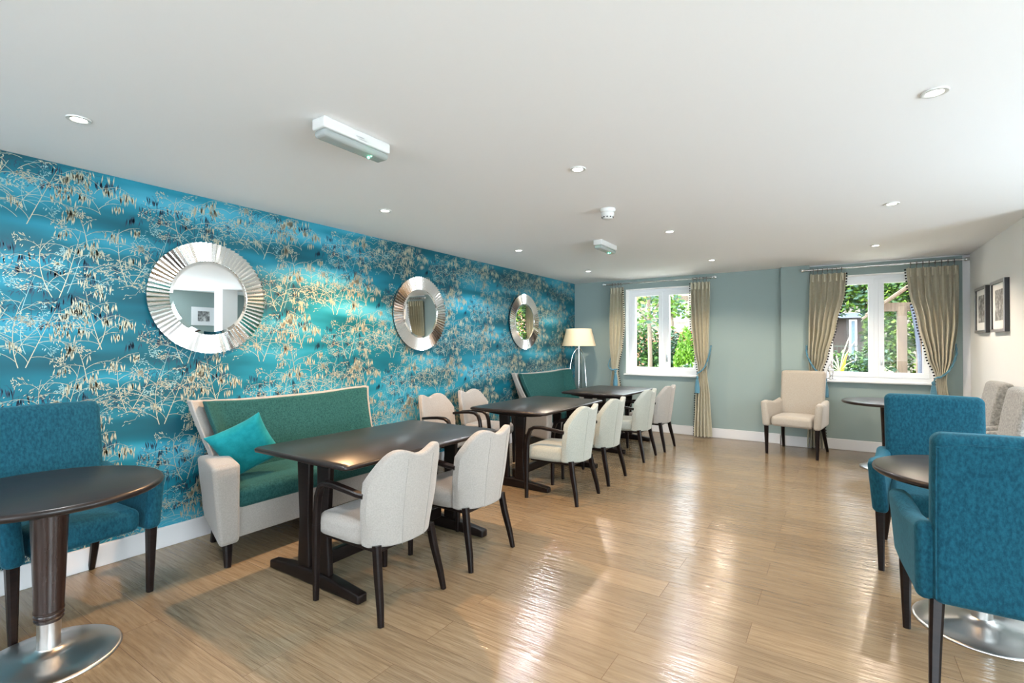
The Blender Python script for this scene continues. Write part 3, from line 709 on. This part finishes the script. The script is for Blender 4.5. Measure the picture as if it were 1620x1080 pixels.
# cushion
def scatter_cushion():
    mb = MB(); n = 18; V = []; Fc = []
    for s_ in (1, -1):
        for j in range(n+1):
            for i in range(n+1):
                u, v_ = -1+2*i/n, -1+2*j/n
                pin = 1-.10*(1-abs(u)**2)*abs(v_)**2; pin2 = 1-.10*(1-abs(v_)**2)*abs(u)**2
                th = .068*((1-u**4)*(1-v_**4))**.5+.006
                V.append((.178*u*pin2, s_*th, .178*v_*pin))
    w_ = n+1; off = w_*w_
    for j in range(n):
        for i in range(n):
            a = j*w_+i; Fc.append((a, a+w_, a+w_+1, a+1)); Fc.append((off+a, off+a+1, off+a+w_+1, off+a+w_))
    for i in range(n):
        for (a, b) in ((i, i+1), (n*w_+i+1, n*w_+i)): Fc.append((a, b, off+b, off+a))
        for (a, b) in (((i+1)*w_, i*w_), (i*w_+n, (i+1)*w_+n)): Fc.append((a, b, off+b, off+a))
    mb.addmesh(V, Fc); return mb
cu = scatter_cushion().build('scatter_cushion', m_turq)
tag(cu, 'turquoise velvet cushion leaning in the left corner of the front settee', 'cushion')
cu.matrix_world = Matrix.Translation((-3.33, 1.80, .668)) @ Matrix.Rotation(math.radians(62), 4, 'Z') @ Matrix.Rotation(math.radians(16), 4, 'X') @ Matrix.Rotation(math.radians(-27), 4, 'Y')

# ------------------------------------------------------------------ curtains
YC = 7.535
def interp(keys, z):
    for a, b in zip(keys, keys[1:]):
        if b[0] <= z <= a[0]:
            k = (z-b[0])/(a[0]-b[0]); k = smooth01(k)*.6+k*.4
            return [b[i]+(a[i]-b[i])*k for i in range(1, len(a))]
    return list(keys[-1][1:]) if z < keys[-1][0] else list(keys[0][1:])
def curtain(label, keys, folds, inner, seed):
    """keys: (z, xleft, xright, amplitude)"""
    t = thing('curtain', label, 'curtain', (0, 0, 0), 0, 'putty coloured pleated curtains')
    R = random.Random(seed); nu = folds*10; zs = []
    z = keys[0][0]
    while z > keys[-1][0]: zs.append(z); z -= .035
    zs.append(keys[-1][0]); V = []; edge = []
    ph = [R.uniform(-.35, .35) for _ in range(folds+2)]; am = [R.uniform(.7, 1.2) for _ in range(folds+2)]
    for z in zs:
        xl, xr, a = interp(keys, z); row = []
        for i in range(nu+1):
            u = i/nu; k = u*folds; kk = int(k)
            A = a*(am[kk]*(1-(k-kk))+am[kk+1]*(k-kk)); s_ = math.sin(2*PI*k+ph[kk]*(1-(k-kk))+ph[kk+1]*(k-kk)+.5*math.sin(z*2.1+seed))
            y = YC - 1.7*A*(abs(s_)**.8)*(1 if s_ > 0 else -1)
            x = xl+(xr-xl)*u+.55*A*math.cos(2*PI*k)*(1 if 0 < u < 1 else 0)
            row.append((x, y, z))
        V.append(row); edge.append(row[0] if inner < 0 else row[-1])
    mb = MB(); w_ = nu+1; off = len(V)*w_
    Vs = [p for r in V for p in r]+[(p[0], p[1]+.006, p[2]) for r in V for p in r]; Fc = []
    for j in range(len(V)-1):
        for i in range(nu):
            a = j*w_+i; Fc.append((a, a+w_, a+w_+1, a+1)); Fc.append((off+a, off+a+1, off+a+w_+1, off+a+w_))
    for j in range(len(V)-1):
        for c in (0, nu):
            a = j*w_+c; q = (a, off+a, off+a+w_, a+w_); Fc.append(q if c else tuple(reversed(q)))
    for i in range(nu):
        Fc.append((i, i+1, off+i+1, off+i)); a = (len(V)-1)*w_+i; Fc.append((a, off+a, off+a+1, a+1))
    mb.addmesh(Vs, Fc); mb.build('drape', m_curt, t)
    # pinched heading tucks
    hd = MB(); xl, xr, a = interp(keys, keys[0][0])
    for k in range(folds):
        x = xl+(xr-xl)*(k+.5)/folds
        hd.rbox(x-.010, x+.010, YC-.045, YC-.015, keys[0][0]-.11, keys[0][0]-.01, .008)
    hd.build('pinch_pleats', m_curt, t)
    pm = MB(); s0 = .05; nxt = 0; last = None
    for j in range(len(edge)-1):
        p, q = Vector(edge[j]), Vector(edge[j+1]); c = (p+q)/2
        pm.sphere((c.x+(inner*.012), c.y-.004, c.z), .0105, 8, 6)
    pm.build('pompom_trim', m_pom, t)
    return t
def tieback(label, hook, pts, tassel):
    t = thing('curtain_tieback', label, 'tieback', (0, 0, 0), 0, 'blue rope tiebacks with tassels')
    def cr(P, n=6):
        P = [Vector(p) for p in P]; P = [P[0]*2-P[1]]+P+[P[-1]*2-P[-2]]; out = []
        for i in range(1, len(P)-2):
            for k in range(n):
                u = k/n; out.append(.5*((2*P[i])+(-P[i-1]+P[i+1])*u+(2*P[i-1]-5*P[i]+4*P[i+1]-P[i+2])*u*u+(-P[i-1]+3*P[i]-3*P[i+1]+P[i+2])*u**3))
        out.append(P[-2]); return out
    path = cr([hook]+pts)
    rp = MB(); 
    for q in (0, PI):
        rp.tube([p+Vector((.005*math.cos(i*1.1+q), .004*math.sin(i*1.1+q), .006*math.sin(i*1.1+q))) for i, p in enumerate(path)], .0075, 7)
    rp.build('rope', m_rope, t)
    x, y, z = tassel
    MB().tube([Vector(pts[-1]), Vector(((x+pts[-1][0])/2, y, (z+pts[-1][2])/2+.01)), Vector((x, y, z-.01))], .007, 7).build('cord', m_rope, t)
    MB().lathe([(.004, 0), (.016, -.008), (.021, -.024), (.016, -.04), (.013, -.048), (.018, -.056), (.020, -.066), (.026, -.10), (.036, -.17), (.038, -.245), (.030, -.25)], 20, (x, y, z)).build('tassel', m_rope, t)
    MB().tube([Vector(hook), Vector((hook[0], YB-.002, hook[2]))], .006, 8, up=(1, 0, 0)).build('hook', m_pole, t)
# left window
curtain('left curtain of the left window, narrow, beside the floor lamp', [(2.27, -3.05, -2.84, .024), (1.7, -3.07, -2.82, .026), (1.35, -3.065, -2.86, .024), (1.0, -3.03, -2.93, .014), (.94, -3.025, -2.935, .013), (.7, -3.05, -2.90, .02), (.02, -3.07, -2.85, .024)], 4, 1, 3)
curtain('right curtain of the left window, falling free to the floor', [(2.27, -1.80, -1.54, .028), (1.7, -1.79, -1.545, .03), (1.3, -1.755, -1.555, .026), (1.02, -1.70, -1.575, .016), (.94, -1.695, -1.575, .015), (.6, -1.73, -1.545, .026), (.02, -1.755, -1.52, .03)], 5, -1, 5)
curtain('left curtain of the right window, behind the beige armchair', [(2.27, -.29, .095, .034), (2.02, -.30, .085, .036), (1.6, -.31, -.01, .034), (1.2, -.315, -.105, .026), (1.0, -.305, -.165, .018), (.92, -.30, -.18, .016), (.6, -.315, -.15, .026), (.02, -.33, -.13, .032)], 6, 1, 8)
curtain('right curtain of the right window, wide and full, next to the white wall', [(2.27, .70, 1.17, .036), (2.0, .72, 1.17, .038), (1.6, .80, 1.16, .036), (1.2, .885, 1.11, .03), (1.0, .955, 1.06, .018), (.93, .965, 1.055, .016), (.6, .95, 1.09, .026), (.02, .93, 1.13, .032)], 7, -1, 12)
tieback('blue rope tieback with tassel on the narrow curtain beside the lamp', (-3.10, 7.65, 1.13), [(-3.085, 7.53, 1.02), (-3.02, 7.505, .955), (-2.95, 7.51, .965), (-2.925, 7.515, .955)], (-2.95, 7.49, .95))
tieback('blue rope tieback with hanging tassel on the right curtain of the left window', (-1.54, 7.65, 1.34), [(-1.545, 7.53, 1.20), (-1.60, 7.505, 1.03), (-1.67, 7.50, .955), (-1.70, 7.505, .94)], (-1.70, 7.49, .90))
tieback('blue rope tieback with tassel beside the back of the beige armchair', (-.335, 7.58, 1.34), [(-.325, 7.50, 1.22), (-.26, 7.495, 1.07), (-.19, 7.49, .985), (-.155, 7.495, .97)], (-.125, 7.48, .93))
tieback('blue rope tieback with tassel on the curtain next to the white wall', (1.155, 7.65, 1.36), [(1.145, 7.54, 1.24), (1.09, 7.505, 1.08), (1.01, 7.49, .985), (.965, 7.495, .97)], (.935, 7.48, .93))
def pole(label, x0, x1, z, spans):
    t = thing('curtain_pole', label, 'curtain pole', (0, 0, 0), 0, 'metal curtain poles')
    yp_ = YC
    MB().lathe([(.011, x0), (.011, x1)], 16, (0, yp_, z), axis='x').build('pole', m_pole, t)
    for (x, s_) in ((x0, -1), (x1, 1)):
        MB().lathe([(.010, 0), (.015, .006), (.013, .014), (.022, .026), (.024, .042), (.015, .06), (.004, .066)] if s_ > 0 else [(.004, -.066), (.015, -.06), (.024, -.042), (.022, -.026), (.013, -.014), (.015, -.006), (.010, 0)], 16, (x, yp_, z), axis='x').build('finial', m_chrome, t)
    for x in (x0+.05, x1-.05):
        MB().tube([(x, YB-.001 if not (-.63 < x < -.30) else YB-.101, z), (x, yp_+.012, z)], .008, 8, up=(1, 0, 0)).build('bracket', m_pole, t)
    for (a, b, n) in spans:
        for k in range(n):
            x = a+(b-a)*(k+.5)/n; V = [(x, yp_+.023*math.cos(q*PI/8), z-.005+.023*math.sin(q*PI/8)) for q in range(17)]
            MB().tube(V, .0045, 6, up=(1, 0, 0), cap=False).tube([(x, yp_, z-.026), (x, yp_, z-.064)], .0035, 5, up=(1, 0, 0)).build('ring', m_ring, t)
pole('thin metal curtain pole over the left window', -3.13, -1.50, 2.325, [(-3.04, -2.85, 4), (-1.79, -1.55, 5)])
pole('thin metal curtain pole over the right window', -.34, 1.20, 2.325, [(-.28, .08, 7), (.71, 1.16, 8)])

# ------------------------------------------------------------------ floor lamp
t = thing('floor_lamp', 'tall floor lamp with cream cone shade and curved chrome legs in the corner', 'lamp', (-3.50, 7.30, 0))
sh = MB(); n = 48
sh.lathe([(.275, 1.335), (.205, 1.612)], n, cap=False); sh.lathe([(.202, 1.612), (.272, 1.335)], n, cap=False); sh.lathe([(.275, 1.335), (.272, 1.335)], n, cap=False); sh.lathe([(.202, 1.612), (.205, 1.612)], n, cap=False)
sh.build('lamp_shade', m_shade, t, True, auto=40)
for k in range(3):
    a = math.radians(100+120*k); P = []
    for (r, z) in ((.012, 1.30), (.05, 1.275), (.10, 1.20), (.135, 1.05), (.155, .85), (.175, .6), (.20, .3), (.225, .012)): P.append((r*math.cos(a), r*math.sin(a), z))
    MB().tube(P, .007, 10, up=(math.sin(a), -math.cos(a), 0)).build('leg', m_chrome, t)
MB().lathe([(.012, 0.02), (.007, .04), (.007, 1.28), (.018, 1.29), (.018, 1.33), (.008, 1.34), (.008, 1.42)], 16).build('pole', m_chrome, t)
MB().lathe([(.11, 0), (.11, .015), (.02, .022)], 32).build('base', m_chrome, t)
MB().sphere((0, 0, 1.46), .035, 14, 10).build('bulb', m_plastic, t)
for k in range(3):
    a = 2*PI*k/3; MB().tube([(.006*math.cos(a), .006*math.sin(a), 1.40), (.208*math.cos(a), .208*math.sin(a), 1.60)], .002, 5).build('shade_carrier', m_chrome, t)

# ------------------------------------------------------------------ pictures on the white wall
def picture(y0, y1, z0, z1, label):
    t = thing('framed_picture', label, 'picture', (XR, 0, 0), 0, 'framed monochrome pictures')
    b = .028; d = .035
    mb = MB(); mb.box(-d, 0, y0, y1, z0, z0+b); mb.box(-d, 0, y0, y1, z1-b, z1); mb.box(-d, 0, y0, y0+b, z0+b, z1-b); mb.box(-d, 0, y1-b, y1, z0+b, z1-b)
    mb.build('frame', m_black, t, False)
    fb = MB(); q = -d-.003; fb.box(q, -d, y0, y1, z0, z0+b); fb.box(q, -d, y0, y1, z1-b, z1); fb.box(q, -d, y0, y0+b, z0+b, z1-b); fb.box(q, -d, y1-b, y1, z0+b, z1-b)
    fb.build('frame_face', m_silver, t, False)
    MB().box(-.022, -.018, y0+b, y1-b, z0+b, z1-b).build('mount', m_mat, t, False)
    MB().box(-.024, -.022, y0+b+.085, y1-b-.085, z0+b+.08, z1-b-.06).build('print', m_photo, t, False)
picture(6.80, 7.26, 1.475, 1.955, 'small framed monochrome picture on the white wall, farther of the two')
picture(6.12, 6.60, 1.470, 1.955, 'small framed monochrome picture on the white wall, nearer of the two')
t = thing('framed_picture', 'framed print on the side wall seen in the nearest mirror', 'picture', (XF, 4.83, 1.92))
MB().box(-.03, 0, -.22, .22, -.18, .18).build('frame', m_satin, t, False); MB().box(-.032, -.03, -.11, .11, -.10, .10).build('print', m_photo, t, False)

# ------------------------------------------------------------------ figurine on the sill
t = thing('figurine', 'small silver seated figure on the left end of the right window sill', 'figurine', (-.075, 7.705, .894), math.radians(15))
MB().rbox(-.055, .055, -.03, .03, 0, .010, .004).build('base', m_chrome, t)
def tube_body():
    mb = MB()
    mb.tube([(-.018, 0, .105), (-.020, 0, .125), (-.014, 0, .155), (0, 0, .19), (.010, 0, .212), (.015, 0, .225)], [.010, .014, .011, .014, .008, .005], 10)
    mb.sphere((.020, 0, .238), .013, 10, 8, (1, .85, 1.15))
    for s_ in (-1, 1):
        mb.tube([(-.016, s_*.008, .118), (.010, s_*.013, .122), (.034, s_*.014, .116), (.036, s_*.014, .10), (.030 if s_ > 0 else 0, s_*.014, .05), (.026 if s_ > 0 else -.014, s_*.014, .014), (.046 if s_ > 0 else .006, s_*.014, .012)], [.010, .0095, .0085, .008, .0065, .005, .0045], 8)
        mb.tube([(.004, s_*.013, .20), (.012, s_*.020, .178), (.026, s_*.018, .150), (.028, s_*.012, .18) if s_ > 0 else (.036, s_*.008, .135), (.026, s_*.005, .222) if s_ > 0 else (.044, 0, .128)], [.006, .0055, .005, .0045, .0035], 8)
    mb.rbox(-.038, -.004, -.018, .018, .008, .112, .008, 3, (1, 1, 3), lambda x, y, z: (x*(1.1-.9*(z-.01)*.6), y*(1.1-.3*z/.11), z))
    mb.build('seated_body', m_chrome, t)
tube_body()

# ------------------------------------------------------------------ garden
struct('bounce_slab', MB().box(-9, 8, YB+.33, 10.0, -.25, -.10), M('pale_bounce', (.62, .59, .54), .8))  # pale slab added out of view to bounce skylight onto the ceiling
struct('garden_lawn', MB().box(-30, 30, YB+.33, 60, -.3, -.12), m_lawn)
def foliage(mb, c, r, n, size, R, flat=1.0, up=0):
    for _ in range(n):
        while True:
            p = Vector((R.uniform(-1, 1), R.uniform(-1, 1), R.uniform(-1, 1)))
            if .35 < p.length < 1: break
        q = Vector((c[0]+p.x*r[0], c[1]+p.y*r[1], c[2]+p.z*r[2])); s_ = size*R.uniform(.6, 1.3)
        a = Vector((R.uniform(-1, 1), R.uniform(-1, 1), R.uniform(-.6, .6)+up)).normalized(); b = a.cross(Vector((R.uniform(-1, 1), R.uniform(-1, 1), R.uniform(-1, 1)))).normalized()
        mb.quad(q-a*s_, q-b*s_*.45*flat, q+a*s_, q+b*s_*.45*flat)
def plant(name, label, cat, loc, blobs, n, size, mats, trunk=None, seed=1, group=None, up=0):
    R = random.Random(seed); t = thing(name, label, cat, loc, 0, group)
    mb = MB()
    tot = sum(b[3]*b[4]*b[5] for b in blobs)
    for (x, y, z, rx, ry, rz) in blobs:
        for k, mt in enumerate(mats):
            mb.cur = k; foliage(mb, (x, y, z), (rx, ry, rz), int(n*rx*ry*rz/tot/len(mats))+4, size, R, 1.0, up)
    mb.build('foliage', mats, t, False)
    if trunk:
        tb = MB()
        for (P, r) in trunk: tb.tube(P, r, 8)
        tb.build('trunk', m_bark, t)
    return t
G = -.12
plant('slender_tree', 'slender garden tree with straight trunk seen through the left pane of the left window', 'tree', (-3.52, 11, G), [(0, 0, 2.45, .75, .7, .6), (-.3, 0, 3.2, .8, .7, .7), (.35, .1, 3.0, .6, .6, .6), (-.1, 0, 3.9, .8, .7, .6), (.28, 0, 1.95, .28, .3, .22), (-.32, 0, 2.0, .25, .3, .2)], 1500, .075, [m_leaf, m_leafg, m_leafb], [([(0, 0, 0), (.01, 0, 1.2), (-.02, 0, 2.4), (0, 0, 3.6)], [.06, .05, .04, .02]), ([(0, 0, 2.0), (.3, 0, 2.6)], [.02, .01]), ([(0, 0, 1.9), (-.35, 0, 2.5)], [.02, .01])], 1)
plant('conifer_bush', 'bright lime green conical conifer in the right pane of the left window', 'bush', (-2.88, 11.6, G), [(0, 0, .55, .34, .34, .6), (0, 0, 1.05, .28, .28, .5), (0, 0, 1.5, .17, .17, .4), (-.10, 0, 1.25, .14, .2, .3), (.12, 0, 1.2, .14, .2, .3)], 5200, .04, [m_con], [([(0, 0, 0), (0, 0, 1.3)], [.03, .01])], 2, up=1.3)
plant('garden_shrub', 'dark green garden shrub behind the slender tree', 'shrub', (-4.35, 12.6, G), [(0, 0, 1.0, .75, .5, 1.1), (.5, -.1, .8, .4, .4, .8)], 4800, .06, [m_leafd, m_leaf], None, 3)
plant('garden_shrub', 'leafy shrub between the slender tree and the lime conifer', 'shrub', (-3.55, 13.0, G), [(0, 0, .85, .42, .4, 1.0)], 2600, .06, [m_leafd, m_leafg], None, 4)
plant('garden_shrub', 'grey green shrub right of the lime conifer', 'shrub', (-2.2, 12.4, G), [(0, 0, .85, .45, .5, .95)], 2200, .055, [m_leafd, m_leafg], None, 5)
plant('flowering_plant', 'low pale edged plant on the ground in front of the conifer', 'plant', (-2.55, 10.6, G), [(0, 0, .75, .4, .3, .35), (-.6, 0, .65, .3, .25, .3)], 900, .05, [m_leafg, m_pale], None, 6)
plant('young_tree', 'leafy branches hanging before the cream house in the left window', 'tree', (-4.15, 15.2, G), [(-.15, 0, 2.65, .5, .4, .35), (.35, 0, 2.5, .55, .4, .22), (-.9, 0, 3.2, .6, .5, .5), (.0, 0, 3.9, .8, .5, .4)], 1100, .085, [m_leafb, m_leaf], [([(0, 0, 0), (0, 0, 2), (-.2, 0, 3.9)], [.05, .04, .02])], 7)
br = MB(); br.box(-14, -2.0, 16.5, 16.8, G, 1.72); br.box(-14, -2.0, 16.45, 16.85, 1.72, 1.80)
tag(br.build('garden_wall', m_brick, None, False), 'long red brick garden wall beyond the shrubs', 'wall')
# houses
def house(name, label, x0, x1, y0, y1, ze, roof, mw, wins, mr=m_slate):
    t = thing(name, label, 'building', (0, 0, 0))
    MB().box(x0, x1, y0, y1, G, ze).build('wall', mw, t, False)
    rb = MB(); ym = (y0+y1)/2; o_ = .3
    rb.addmesh([(x0-o_, y0-o_, ze), (x1+o_, y0-o_, ze), (x1+o_, y1+o_, ze), (x0-o_, y1+o_, ze), (x0-o_, ym, ze+roof), (x1+o_, ym, ze+roof)], [(0, 1, 5, 4), (2, 3, 4, 5), (0, 4, 3), (1, 2, 5), (0, 3, 2, 1)])
    rb.build('roof', mr, t, False)
    for (a, b, c, d) in wins:
        w_ = MB().box(a, b, y0-.04, y0-.0, c, d).build('window', m_upvc, t, False)
        p = MB(); m_ = (a+b)/2; p.box(a+.06, m_-.03, y0-.05, y0-.04, c+.06, d-.06); p.box(m_+.03, b-.06, y0-.05, y0-.04, c+.06, d-.06); p.build('pane', m_pane, w_, False)
        MB().box(a-.1, b+.1, y0-.05, y0+.0, d, d+.22).build('lintel', m_timber, t, False)
house('cream_house', 'cream rendered house with white windows behind the left window garden', -7.0, 2.5, 24, 31, 4.6, 1.3, m_render, [(-6.42, -5.95, 2.45, 3.45), (-4.4, -3.5, 2.4, 3.4), (-1.5, -.6, 2.4, 3.4)])
house('slate_roofed_house', 'house with dark slate roof glimpsed through the slender tree', -16, -7.6, 26, 32, 3.75, 2.2, m_render, [(-8.5, -7.95, 2.9, 3.6), (-10.5, -9.8, 2.5, 3.5)])
t = thing('garden_outbuilding', 'dark brown outbuilding with pale door post behind the leaves of the right window', 'building', (0, 0, 0))
MB().box(-.3, .95, 20, 23, G, 2.25).build('wall', m_brown, t, False)
rf = MB(); rf.addmesh([(-.5, 19.7, 2.25), (1.15, 19.7, 2.25), (1.15, 23.3, 2.25), (-.5, 23.3, 2.25), (-.5, 21.5, 2.5), (1.15, 21.5, 2.5)], [(0, 1, 5, 4), (2, 3, 4, 5), (0, 4, 3), (1, 2, 5), (0, 3, 2, 1)]); rf.build('roof', m_slate, t, False)
MB().box(.34, .56, 19.9, 20.0, G, 2.2).build('door_frame', m_plastic, t, False)
MB().box(.40, .50, 19.88, 19.9, G, 2.15).build('door_glass', m_pane, t, False)
fn = MB(); fn.box(-1.5, 1.4, 17.0, 17.03, 1.30, 1.34); fn.box(-1.5, 1.4, 17.0, 17.03, .35, .39)
for k in range(30): fn.box(-1.5+k*.1, -1.485+k*.1, 17.005, 17.025, G, 1.42)
tag(fn.build('garden_railing', m_iron, None, False), 'thin dark iron railing in front of the brown outbuilding', 'railing')
plant('broad_tree', 'broad leafy tree filling the left pane of the right window', 'tree', (.25, 13.6, G), [(-.4, 0, 3.2, .9, .7, .75), (.4, .2, 2.75, .5, .6, .5), (-.35, -.2, 2.45, .4, .4, .35), (.65, 0, 3.4, .9, .7, .7), (.55, .1, 2.15, .32, .4, .45), (-.1, 0, 4.1, 1.4, .8, .6), (-.25, -.1, 2.75, .55, .4, .45), (.3, -.1, 2.5, .4, .4, .42), (.28, 0, 3.2, .5, .4, .5), (-.3, -.2, 2.35, .3, .3, .28), (.36, -.2, 1.75, .17, .3, .6)], 12000, .065, [m_leafb, m_leaf, m_leafg], [([(.9, .3, 0), (.85, .3, 1.6), (.5, .1, 3.2)], [.10, .09, .05]), ([(.8, .2, 1.9), (-.3, 0, 2.9)], [.04, .02])], 9)
plant('garden_shrub', 'rounded green shrub low behind the yellow leaved plant', 'shrub', (.12, 12.4, G), [(0, 0, .75, .65, .5, .62), (-.5, 0, .6, .4, .4, .5), (.5, .1, .85, .35, .4, .7)], 4200, .05, [m_leaf, m_leafd, m_leafg], None, 10)
plant('ivy_hedge', 'tall ivy hedge behind the timber pergola', 'hedge', (1.25, 13.2, G), [(0, 0, 1.0, .75, .35, 1.1), (0, 0, 1.9, .75, .35, .75), (.4, .1, 2.9, .9, .5, .7), (-.1, .1, 2.7, .5, .4, .5)], 9500, .05, [m_leafd, m_leaf, m_leafb], None, 11)
# pergola
t = thing('timber_pergola', 'weathered timber pergola with gabled rafters outside the right window', 'pergola', (0, 0, 0))
for x, y in ((.91, 10.5), (1.32, 12.0), (2.6, 10.5), (2.9, 12.0)):
    MB().box(x-.065, x+.065, y-.065, y+.065, G, 2.0).build('post', m_timber, t, False, bevel=.006)
MB().box(.55, 2.85, 10.44, 10.56, 1.92, 2.06).build('beam', m_timber, t, False)
MB().box(.9, 3.1, 11.94, 12.06, 2.0, 2.12).build('beam', m_timber, t, False)
for y in (10.36, 11.86):
    for (a, b) in (((.42, y, 1.86), (1.75, y, 2.95)), ((3.1, y, 1.86), (1.75, y, 2.95))):
        MB().tube([a, b], 0, rect=(.05, .14), up=(0, 1, 0)).build('rafter', m_timber, t, False)
MB().tube([(1.03, 10.40, 2.02), (1.09, 10.40, 1.6), (1.13, 10.4, 1.1), (1.13, 10.4, G)], 0, rect=[(.05, .05), (.05, .09), (.05, .12), (.05, .12)], up=(0, 1, 0)).build('brace', m_greyt, t, False)
tag(MB().box(1.43, 1.78, 12.55, 12.85, G, 1.22).build('brick_pier', m_brick, None, False), 'low red brick pier just past the pergola brace', 'pier')
wg = MB(); wg.box(3.3, 3.6, 8.2, 20, G, 3.2)
tag(wg.build('brick_wing', m_brick, None, False), 'long red brick wing wall outside, mirrored in the middle round mirror', 'wall')
# strappy plant
t = thing('strappy_plant', 'spiky garden plant with one broad yellow leaf close outside the right window', 'plant', (.03, 8.75, G))
lf = MB(); R = random.Random(4)
def blade(mb, P, w_):
    n = len(P)
    for i in range(n-1):
        a, b = Vector(P[i]), Vector(P[i+1]); w0 = w_*(1-abs(i/(n-1)-.3)*1.2); w1 = max(.002, w_*(1-abs((i+1)/(n-1)-.3)*1.3))
        for s_ in (-1, 1):
            mb.quad(a, a+Vector((s_*w0, .01, 0)), b+Vector((s_*w1, .01, 0)), b)
blade(lf, [(0, 0, .9), (.03, 0, 1.12), (.075, 0, 1.30), (.10, 0, 1.38)], .032); lf.build('yellow_leaf', m_yellow, t, False)
lp = MB()
for (dx, dz, l) in ((.22, .16, .3), (-.12, .20, .3), (-.16, .10, .25), (.20, .42, .5), (.13, .48, .5), (-.05, .24, .3), (-.2, .02, .2)):
    blade(lp, [(0, 0, 1.08), (dx*.4, 0, 1.10+dz*.55), (dx*.8, 0, 1.10+dz*.9), (dx*1.05, 0, 1.10+dz*(.9 if dz < .3 else 1.08))], .010)
lp.build('pale_leaves', m_pale, t, False)
MB().lathe([(.10, 0), (.13, .55), (.15, .95), (.14, 1.0), (.02, 1.0)], 20).build('pot', m_greyt, t)
t = plant('garden_shrub', 'small pale leaved shrub at the foot of the pergola post', 'shrub', (.72, 10.2, G), [(0, 0, .9, .14, .12, .22)], 200, .05, [m_leafg, m_pale], None, 13)
